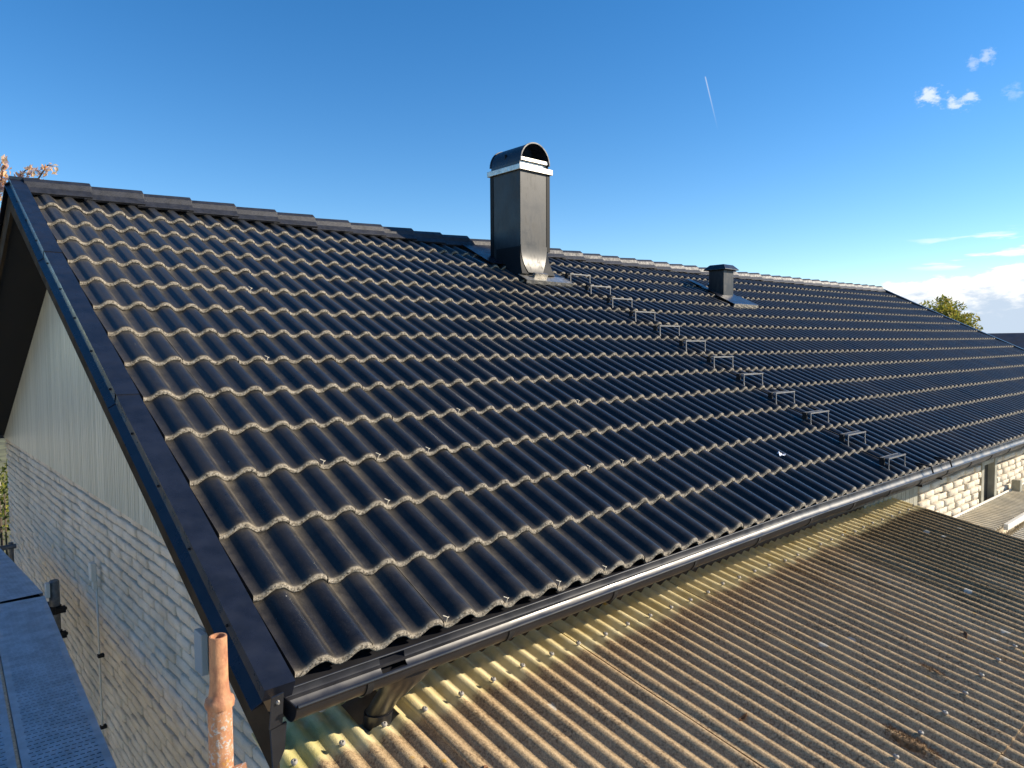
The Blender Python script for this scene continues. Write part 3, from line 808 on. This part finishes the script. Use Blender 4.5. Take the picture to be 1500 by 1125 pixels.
edges = [CX_L, .435, 1.36, 2.29, 3.21, 4.14, 5.0, CX_R]
for i in range(len(edges)-1):
    xa, xb = edges[i]-(.0 if i == 0 else .0), edges[i+1]+(.09 if i < len(edges)-2 else 0)
    lift0, lift1 = (0.0, .0)
    nx = int((xb-xa)/PC*12); ny = 26
    for (ya, yb, lap) in ((CYT, -1.32, .007), (-1.2, CYB, 0.)):
        mb = MB()
        rr = random.Random(i)
        xsn = [xa+(xb-xa)*c/nx for c in range(nx+1)]
        for side in (0, 1):
            for j in range(ny+1):
                for c, x in enumerate(xsn):
                    y = ya+(yb-ya)*j/ny
                    if j == 0: y += (noise.noise(Vector((x*9, i, 0)))*.012 if lap else 0) + (.02 if (x < .02 and lap) else 0)
                    if j == ny: y += noise.noise(Vector((x*30, i, 3)))*.004
                    # sheets lap over the one to their left
                    ov_ = .007*(1-min(1, max(0, (x-xa)/.12))) if i else 0
                    h = cw(x)+lap*(1 if True else 0)*(j/ny)+ov_+.0025*noise.noise(Vector((x*3, y*3, i)))-(.0055 if side else 0)
                    mb.v.append(tuple(cpnt(x, y, h)))
        m = nx+1; tot = m*(ny+1)
        hole = lambda x, y: lap and .222 < x < .372 and y > .125
        for side in (0, 1):
            for j in range(ny):
                for c in range(nx):
                    ym = ya+(yb-ya)*(j+.5)/ny; xm = xsn[c]
                    if hole(xm, ym): continue
                    a = side*tot+j*m+c; q = (a, a+m, a+m+1, a+1); mb.f.append(q if not side else q[::-1])
        for j in (0, ny):
            for c in range(nx):
                a = j*m+c; q = (a, a+1, a+1+tot, a+tot); mb.f.append(q if j == 0 else q[::-1])
        for c in (0, nx):
            for j in range(ny):
                a = j*m+c; q = (a, a+tot, a+m+tot, a+m); mb.f.append(q if c == 0 else q[::-1])
        mb.mi = [0]*len(mb.f)
        o = mb.obj('roof_sheet', M_CORR, cp_, smooth=True)
        auto(o, 60)
screw = None
def add_screw(x, y, s=.85):
    global screw
    p = cpnt(x, y, cw(x)+.006)
    if screw is None:
        mb = MB(); n_ = 14
        ring = lambda r, z: [Vector((r*math.cos(2*math.pi*k/n_), r*math.sin(2*math.pi*k/n_), z)) for k in range(n_)]
        mb.loft([ring(.0045, -.03), ring(.0045, .004), ring(.0125, .005), ring(.0140, .009), ring(.0125, .013), ring(.006, .0155), ring(.0045, .012), ring(.001, .012)])
        screw = mb.obj('roofing_screw', M_SCREW, cp_, smooth=True); o = auto(screw, 50)
    else: o = screw.copy(); col.objects.link(o)
    o.parent = cp_; o.matrix_parent_inverse = Matrix.Translation(-cp_.location)
    o.location = p; rr = random.Random(int(x*1000)); o.rotation_euler = (TILT+rr.uniform(-.12, .12), rr.uniform(-.12, .12), 0); o.scale = (s, s, s*rr.uniform(1.0, 1.3))
rr = random.Random(4)
x = XPH-5*2*PC
while x < 5.5:
    add_screw(x, .102+rr.uniform(-.012, .012)); x += 2*PC
x = XPH-1*PC*3
xi = 0
while x < 5.5:
    add_screw(x, -1.09+rr.uniform(-.015, .015)); x += 3*PC
x = XPH-2*PC
while x < 5.5:
    add_screw(x, -2.4); x += 3*PC
# timber under the sheets
mb = MB()
for y in (.16, -1.09, -2.4, -3.7):
    mb.box((CX_L+.03, y-.03, -.12), (CX_R-.03, y+.03, -.0175), fn=lambda a, b, c: cpnt(a, b, c))
islands(mb.obj('purlin', M_WOOD, cp_))
for x in (.15, 2.8, 5.45):
    mb = MB(); mb.box((x-.05, -3.72, -.26), (x+.05, .2, -.122), fn=lambda a, b, c: cpnt(a, b, c)); mb.obj('rafter', M_WOOD, cp_)
    mb = MB(); zt = cpnt(x, -3.6, -.265).z; mb.box((x-.05, -3.65, GROUND), (x+.05, -3.55, zt)); mb.obj('post', M_WOOD, cp_)

# moss round one of the bolts and a second smaller tuft
M_MOSS = mat('dry_brown_moss', (.20, .12, .055), .95, var=.5, vscale=40, bump=.9, bscale=70)
def moss(xc, yc, L, W, label, n, seed):
    rr = random.Random(seed); mb = MB()
    nu, nv = 18, 10; vs = []
    for i in range(nu+1):
        for j in range(nv+1):
            a, b = i/nu*2-1, j/nv*2-1; r2 = a*a+b*b
            h = .020*max(0, 1-r2)**.7*(1+.8*noise.noise(Vector((a*4, b*4, seed))))-.004
            x, y = xc+b*W, yc+a*L; vs.append(cpnt(x, y, cw(x)*(.4 if r2 < .5 else .9)+h-.004*(r2 > .8)))
    mb.add(vs, [(i*(nv+1)+j, (i+1)*(nv+1)+j, (i+1)*(nv+1)+j+1, i*(nv+1)+j+1) for i in range(nu) for j in range(nv) if ((i+.5)/nu*2-1)**2+((j+.5)/nv*2-1)**2 < 1])
    for i in range(n):
        t, r = rr.uniform(0, 6.28), math.sqrt(rr.random()); x, y = xc+W*r*math.cos(t), yc+L*r*math.sin(t)
        p = cpnt(x, y, cw(x)*.5+.012*(1-r*r)); d = Vector((rr.uniform(-.5, .5), rr.uniform(-.6, .6), rr.uniform(.3, 1))).normalized()*rr.uniform(.012, .030)
        s_ = d.cross(Vector((rr.random()-.5, rr.random()-.5, .2))).normalized()*.0016; mb.add([p-s_, p+s_, p+d], [(0, 1, 2)])
    tag(mb.obj('moss_clump', M_MOSS, None, True), label, 'moss', 'moss clumps on the corrugated roof')
moss(2.03, -1.07, .125, .055, 'larger brown moss clump round a bolt at the front of the corrugated roof', 500, 1)
moss(2.72, -.93, .07, .032, 'smaller brown moss tuft beside a pale lichen spot on the corrugated roof', 160, 2)

M_DEAD = mat('dry_leaf', (.16, .075, .03), .85, var=.4, vscale=60)
lf = [(.30, -.155, 'curled brown leaf near the gable end of the corrugated roof'), (.47, -.255, 'brown leaf scrap at the near edge of the corrugated roof'), (1.55, -.60, 'lone brown leaf in a trough midway down the corrugated roof'), (3.3, -.9, 'small brown leaf far out on the stained part of the corrugated roof')]
for q, (x, y, lb) in enumerate(lf):
    mb = MB(); rr = random.Random(q); a_ = rr.uniform(0, 3)
    pts = []
    for i in range(5):
        for j in (-1, 0, 1):
            u, v = (i-2)*.009, j*.008*(1-abs(i-2)/2.4); xx, yy = x+u*math.cos(a_)-v*math.sin(a_), y+u*math.sin(a_)+v*math.cos(a_)
            pts.append(cpnt(xx, yy, cw(xx)+.004+.008*abs(j)+.004*rr.random()))
    mb.add(pts, [(3*i+j, 3*i+3+j, 3*i+4+j, 3*i+1+j) for i in range(4) for j in range(2)])
    o = mb.obj('dead_leaf', M_DEAD); sm = o.modifiers.new('thick', 'SOLIDIFY'); sm.thickness = .001
    tag(o, lb, 'leaf', 'dead leaves on the corrugated roof')

# ------------------------------------------------------------------ pale ribbed canopy further along the wall
cn = thing('patio_canopy', (9.5, -.8, GROUND), 'pale ribbed canopy with white frame beyond the corrugated roof, against the front wall', 'canopy')


def ribbed(y0, z0, y1, z1, x0, x1):
    mb = MB(); xs = []; x = x0
    while x < x1: xs += [(x, 0), (x+.030, 0), (x+.038, .020), (x+.058, .020), (x+.066, 0)]; x += .078
    for y, z in ((y0, z0), (y1, z1)): mb.v += [(a, y, z+b) for a, b in xs]
    m = len(xs); mb.f += [(c, m+c, m+c+1, c+1) for c in range(m-1)]; mb.mi = [0]*len(mb.f)
    o = mb.obj('ribbed_sheet', M_CANOPY, cn); s_ = o.modifiers.new('thick', 'SOLIDIFY'); s_.thickness = .004


ribbed(YF-.075, -.785, -.10, -.815, 6.6, 13)
ribbed(-.185, -.90, -1.6, -1.07, 6.4, 13)
mb = MB(); mb.box((7.3, -.145, -.855), (13, -.104, -.795)); mb.box((6.6, YF-.072, -.81), (13, YF-.055, -.75)); islands(bevel(mb.obj('canopy_beam', M_FRAME, cn), .004))
mb = MB(); mb.box((6.5, -1.64, -1.12), (13, -1.602, -1.03)); mb.box((6.6, -1.60, GROUND), (6.68, -1.52, -1.07)); mb.box((12.9, -1.60, GROUND), (12.98, -1.52, -1.07)); islands(mb.obj('canopy_post', M_FRAME, cn))
mb = MB(); mb.tube([(8.9, -.13, -.73), (13.0, -.02, -.71)], .014, 8); mb.tube([(8.9, -.13, -.80), (8.9, -.13, -.73)], .01, 6); mb.tube([(12.6, -.03, -.80), (12.6, -.03, -.71)], .01, 6); mb.obj('canopy_rail', M_TUBE, cn)

# ------------------------------------------------------------------ scaffold
scf = thing('scaffold', (-.4, 3.2, GROUND), 'blue grey scaffold decks of perforated steel planks beside the brick gable', 'scaffold')


def deck(p0, p1, wd, z, name='deck_plank'):
    """perforated plank from p0 to p1 (right hand edge), wd to the left"""
    mb = MB(); a = Vector((*p0, 0)); b = Vector((*p1, 0)); d = (b-a); L = d.length; d.normalize(); lft = Vector((-d.y, d.x, 0))
    def P(s, t, h=0): v = a+d*s+lft*t; return Vector((v.x, v.y, z+h))
    rim = .032; pitch = .040; nr = int((L-.06)/pitch); nc = 10; cwid = (wd-2*rim)/nc
    mb.add([P(0, 0), P(L, 0), P(L, rim), P(0, rim)], [(0, 1, 2, 3)]); mb.add([P(0, wd-rim), P(L, wd-rim), P(L, wd), P(0, wd)], [(0, 1, 2, 3)])
    mb.add([P(0, rim), P(.03, rim), P(.03, wd-rim), P(0, wd-rim)], [(0, 1, 2, 3)]); e = .03+nr*pitch; mb.add([P(e, rim), P(L, rim), P(L, wd-rim), P(e, wd-rim)], [(0, 1, 2, 3)])
    for r in range(nr):
        s0 = .03+r*pitch; s1 = s0+pitch; off = (r % 2)*.5*cwid
        for c in range(nc):
            t0 = rim+c*cwid; t1 = t0+cwid; tm = .5*(t0+t1)+(off-.25*cwid)*.6
            ha, hb, ta, tb = s0+.012, s1-.010, tm-cwid*.34, tm+cwid*.34
            o = [P(s0, t0), P(s1, t0), P(s1, t1), P(s0, t1)]; i = [P(ha, ta, .003), P(hb, ta, -.003), P(hb, tb, -.003), P(ha, tb, .003)]; w_ = [v-Vector((0, 0, .012)) for v in i]
            mb.add(o+i+w_, [(0, 1, 5, 4), (1, 2, 6, 5), (2, 3, 7, 6), (3, 0, 4, 7), ]); mb.add(i+w_, [(0, 1, 5, 4), (1, 2, 6, 5), (2, 3, 7, 6), (3, 0, 4, 7), (4, 5, 6, 7)], 1)  # hole walls and floors coloured dark to stand for shade
    for t in (0, wd): mb.add([P(0, t), P(L, t), P(L, t, -.05), P(0, t, -.05)], [(0, 1, 2, 3), (3, 2, 1, 0)])
    mb.add([P(0, 0, -.05), P(L, 0, -.05), P(L, wd, -.05), P(0, wd, -.05)], [(3, 2, 1, 0)], 1)
    o = mb.obj(name, [M_GALV, M_DARK], scf); return o


deck((-.345, .55), (-.118, 4.36), .335, -.90); deck((-.118, 4.42), (-.21, 6.6), .335, -.893)
deck((-.70, .55), (-.47, 4.36), .335, -.905); deck((-.47, 4.42), (-.56, 6.6), .335, -.90)
mb = MB(); mb.tube([(-.055, 4.35, GROUND), (-.055, 4.35, -.80)], .036, 14); mb.tube([(-.055, 4.35, -.801), (-.055, 4.35, -.79)], [.036, .030], 14)
for (x, y) in ((-1.0, 4.35), (-1.0, .6), (-1.0, 6.6), (-.06, 6.62)): mb.tube([(x, y, GROUND), (x, y, -.95)], .024, 10)
islands(auto(mb.obj('standard', M_TUBE, scf)))
mb = MB()
for y in (.6, 4.39, 6.58): mb.tube([(-1.05, y, -.985), (-.02, y, -.985)], .024, 10)
islands(mb.obj('ledger', M_TUBE, scf))
mb = MB()
for z in (-1.02, -1.22): mb.tube([(-.055, 4.35, z-.03), (-.055, 4.35, z+.03)], .045, 12); mb.box((-.06, 4.30, z-.025), (.01, 4.345, z+.02)); mb.tube([(.0, 4.32, z), (.02, 4.32, z)], .012, 6)
mb.obj('coupler', M_DARK, scf)
mb = MB(); mb.box((-.115, 4.30, -.905), (-.09, 4.37, -.80)); mb.obj('plank_catch', M_WHITE, scf)
# rusty pole at the corner
PX, PY = -.512, -.530
mb = MB(); ringp = lambda r, z: [Vector((PX+r*math.cos(2*math.pi*k/24), PY+r*math.sin(2*math.pi*k/24), z)) for k in range(24)]
mb.loft([ringp(.0255, GROUND), ringp(.0255, .212), ringp(.0305, .214), ringp(.0315, .222), ringp(.0295, .231), ringp(.0240, .234), ringp(.0215, .246), ringp(.0200, .262), ringp(.0192, .275), ringp(.0188, .366), ringp(.0182, .370), ringp(.0145, .370), ringp(.0140, .30)])
pole = thing('scaffold_pole', (PX, PY, GROUND), 'rusty orange scaffold tube with spigot top, upright at the near gutter corner', 'pole')
auto(mb.obj('tube', M_RUST, pole), 50)
mb = MB(); mb.tube([(PX+.015, PY-.02, .065), (PX+.045, PY-.028, .068)], [.011, .012], 10); mb.obj('peg', M_RUST, pole)


# ------------------------------------------------------------------ trees, hedge, neighbours
def leaves(mb, tint, c, rad, n, size, rr, flat=1.):
    for i in range(n):
        while True:
            v = Vector((rr.uniform(-1, 1), rr.uniform(-1, 1), rr.uniform(-1, 1)))
            if .15 < v.length < 1: break
        p = Vector(c)+Vector((v.x*rad[0], v.y*rad[1], v.z*rad[2]))
        a = Vector((rr.gauss(0, 1), rr.gauss(0, 1), rr.gauss(0, 1)*flat)).normalized(); b = a.cross(Vector((rr.gauss(0, 1), rr.gauss(0, 1), rr.gauss(0, 1)))).normalized()
        s = size*rr.uniform(.6, 1.3); b *= s*.45; a *= s; cdir = a.cross(b).normalized()*s*.12
        mb.add([p-a*.5, p+b*.5+cdir, p+a*.5, p-b*.5+cdir], [(0, 1, 2), (0, 2, 3)]); t = rr.random(); tint += [t]*4


def tree(name, base, h, crown, label, cat, m, seed, nclump, nleaf, size, group=None, limbs=9):
    rr = random.Random(seed); t = thing(name, base, label, cat, group); base = Vector(base)
    mb = MB(); top = base+Vector((0, 0, h))
    mb.tube([base, base+Vector((.05, .03, h*.3)), base+Vector((-.04, .05, h*.6)), top], [h*.03, h*.024, h*.016, h*.004], 9)
    lm = MB(); tint = []; cc_ = Vector(crown[0]); rad = crown[1]
    for i in range(nclump):
        v = Vector((rr.gauss(0, 1), rr.gauss(0, 1), rr.gauss(0, .8)))
        v = v.normalized()*rr.uniform(.35, 1)**.6
        c = cc_+Vector((v.x*rad[0], v.y*rad[1], v.z*rad[2])); st_ = base+Vector((0, 0, h*rr.uniform(.35, .8))); mid = st_.lerp(c, .5)+Vector((0, 0, .08*h*rr.random()))
        mb.tube([st_, mid, c], [h*.009, h*.006, h*.002], 5)
        rs_ = rr.uniform(.16, .32)*min(rad); leaves(lm, tint, c, (rs_*1.2, rs_*1.2, rs_*.8), nleaf, size, rr)
    mb.obj('trunk', M_BARK, t, True); lm.attr = {'tint': tint}; lm.obj('crown', m, t)
    return t


M_LEAF_OL = leafmat('olive_leaf', [(.10, .13, .02), (.28, .29, .04), (.48, .43, .06), (.44, .29, .05)])
M_LEAF_PEACH = leafmat('autumn_peach_leaf', [(.80, .42, .20), (.90, .66, .38), (.85, .60, .54), (.42, .38, .42)], .5)
M_LEAF_HEDGE = leafmat('hedge_leaf', [(.03, .05, .01), (.10, .14, .02), (.35, .33, .04)])
dv = pix(1366, 466); bp_ = CAM+dv*40
tree('autumn_tree', (bp_.x, bp_.y, GROUND), 4.9, ((bp_.x, bp_.y, 1.55), (2.0, 2.0, 1.6)), 'round olive and yellow tree showing above the far verge of the black roof', 'tree', M_LEAF_OL, 3, 80, 150, .17)
# spindly tree behind the near gable: a few shoots rise past the ridge
t = thing('garden_tree', (-1.2, 8.9, GROUND), 'tree with peach and pink autumn leaves rising behind the near gable', 'tree'); rr = random.Random(8)
mb = MB(); lm = MB(); tint = []
mb.tube([(-1.2, 8.9, GROUND), (-1.15, 8.85, -.5), (-1.0, 8.6, 1.2), (-.8, 8.4, 2.6)], [.10, .08, .05, .02], 8)
def shoot(pts, n, size):
    mb.tube(pts, [.012*(1-.7*i/len(pts)) for i in range(len(pts))], 5)
    for i in range(n):
        q = rr.random()*(len(pts)-1); a = int(q); p = Vector(pts[a]).lerp(Vector(pts[min(a+1, len(pts)-1)]), q-a); leaves(lm, tint, p+Vector((rr.gauss(0, .03), rr.gauss(0, .03), rr.gauss(0, .03)-.02)), (.02, .02, .03), 2, size, rr)
def at(px, py, tt): return tuple(CAM+(rx*((px-750)/FPX)-ux*((py-562.5)/FPX)+fw)*tt)
d_ = 8.2
shoot([(-1.0, 8.6, 1.2), at(-30, 300, d_), at(-8, 270, d_), at(4, 248, d_), at(10, 232, d_)], 70, .075)
shoot([(-1.0, 8.6, 1.4), at(-12, 296, d_), at(0, 270, d_), at(3, 256, d_)], 90, .085)
shoot([(-.9, 8.5, 1.6), at(0, 320, d_), at(24, 262, d_), at(38, 249, d_), at(52, 246, d_)], 60, .07)
shoot([at(36, 262, d_), at(56, 262, d_), at(64, 250, d_), at(70, 242, d_), at(77, 243, d_)], 34, .06)
shoot([(-.95, 8.5, 1.2), at(-10, 350, d_), at(0, 330, d_), at(3, 318, d_)], 40, .08)
mb.obj('trunk', M_BARK, t, True); lm.attr = {'tint': tint}; lm.obj('crown', M_LEAF_PEACH, t)
# hedge seen between the brick corner and the scaffold
rr = random.Random(12); t = thing('hedge', (-.3, 11.6, GROUND), 'yellow green hedge in the garden beyond the brick gable corner', 'hedge'); lm = MB(); tint = []; mb = MB()
for i in range(70):
    c = (rr.uniform(-2.2, .9), rr.uniform(11.2, 12.4), rr.uniform(GROUND+.1, -.75)); leaves(lm, tint, c, (.28, .28, .25), 60, .09, rr)
    mb.tube([(c[0], c[1], GROUND), c], [.02, .008], 5)
mb.obj('stem', M_BARK, t); lm.attr = {'tint': tint}; lm.obj('foliage', M_LEAF_HEDGE, t)


def neighbour(name, x0, x1, y0, y1, ze, zr, label, along='y', roofm=M_FARROOF, wallm=M_PLASTER):
    t = thing(name, ((x0+x1)/2, (y0+y1)/2, GROUND), label, 'house')
    mb = MB(); mb.box((x0, y0, GROUND), (x1, y1, ze)); mb.obj('wall', wallm, t)
    mb = MB(); o = .4; th = .12
    if along == 'y':
        xm = (x0+x1)/2
        for s in (0, 1):
            xe = x0-o if s == 0 else x1+o
            sl = (zr-ze)/(xm-x0); zo = ze-o*sl
            mb.hexa([(xe, y0-o, zo), (xm, y0-o, zr), (xm, y1+o, zr), (xe, y1+o, zo), (xe, y0-o, zo+th), (xm, y0-o, zr+th), (xm, y1+o, zr+th), (xe, y1+o, zo+th)])
        for y in (y0, y1): mb.add([(x0, y, ze), (x1, y, ze), (xm, y, zr)], [(0, 1, 2), (2, 1, 0)])
    else:
        ym = (y0+y1)/2
        for s in (0, 1):
            ye = y0-o if s == 0 else y1+o; sl = (zr-ze)/(ym-y0); zo = ze-o*sl
            mb.hexa([(x0-o, ye, zo), (x1+o, ye, zo), (x1+o, ym, zr), (x0-o, ym, zr), (x0-o, ye, zo+th), (x1+o, ye, zo+th), (x1+o, ym, zr+th), (x0-o, ym, zr+th)])
        for x in (x0, x1): mb.add([(x, y0, ze), (x, y1, ze), (x, ym, zr)], [(0, 1, 2), (2, 1, 0)])
    fix_normals(mb.obj('roof', roofm, t)); return t


nb = neighbour('neighbour_house', 38, 46, -6, 9.6, -.3, 1.42, 'dark roofed house in the distance past the far verge of the black roof')
mb = MB(); mb.box((38.9, 5.2, .2), (39.7, 6.2, 1.0)); mb.obj('roof_hatch', M_DARK, nb)
mb = MB(); mb.tube([(38.1, 3.2, -.2), (38.1, 3.2, .55)], .07, 8); mb.obj('vent_pipe', M_WHITE, nb)
mb = MB(); mb.box((37.55, -6.3, -.62), (37.62, 9.9, -.54)); mb.obj('gutter', M_FRAME, nb)
for y in (-4, -1, 2, 5.5):
    mb = MB(); mb.box((37.97, y, -1.9), (38.02, y+1.3, -.7)); wfn = mb.obj('window', M_FRAME, nb)
    mb = MB(); mb.box((37.95, y+.08, -1.82), (37.969, y+1.22, -.78)); mb.obj('pane', M_PANE, wfn)
neighbour('bounce_building', -16, -9.5, -1, 15, .6, 2.2, 'unseen cream building opposite the brick gable, added to bounce warm light onto it', 'y', M_FARROOF, M_BOUNCE_CREAM)  # out of view, pale wall added to throw warm light on the gable
nb2 = neighbour('garden_house', -6, 1.2, 19, 25, -.62, .9, 'pale plastered house with dark roof behind the hedge beyond the gable corner', 'x')
mb = MB(); mb.box((-.6, 18.96, -1.9), (.6, 19.02, -1.0)); wfn = mb.obj('window', M_FRAME, nb2)
mb = MB(); mb.box((-.52, 18.94, -1.82), (.52, 18.959, -1.08)); mb.obj('pane', M_PANE, wfn)
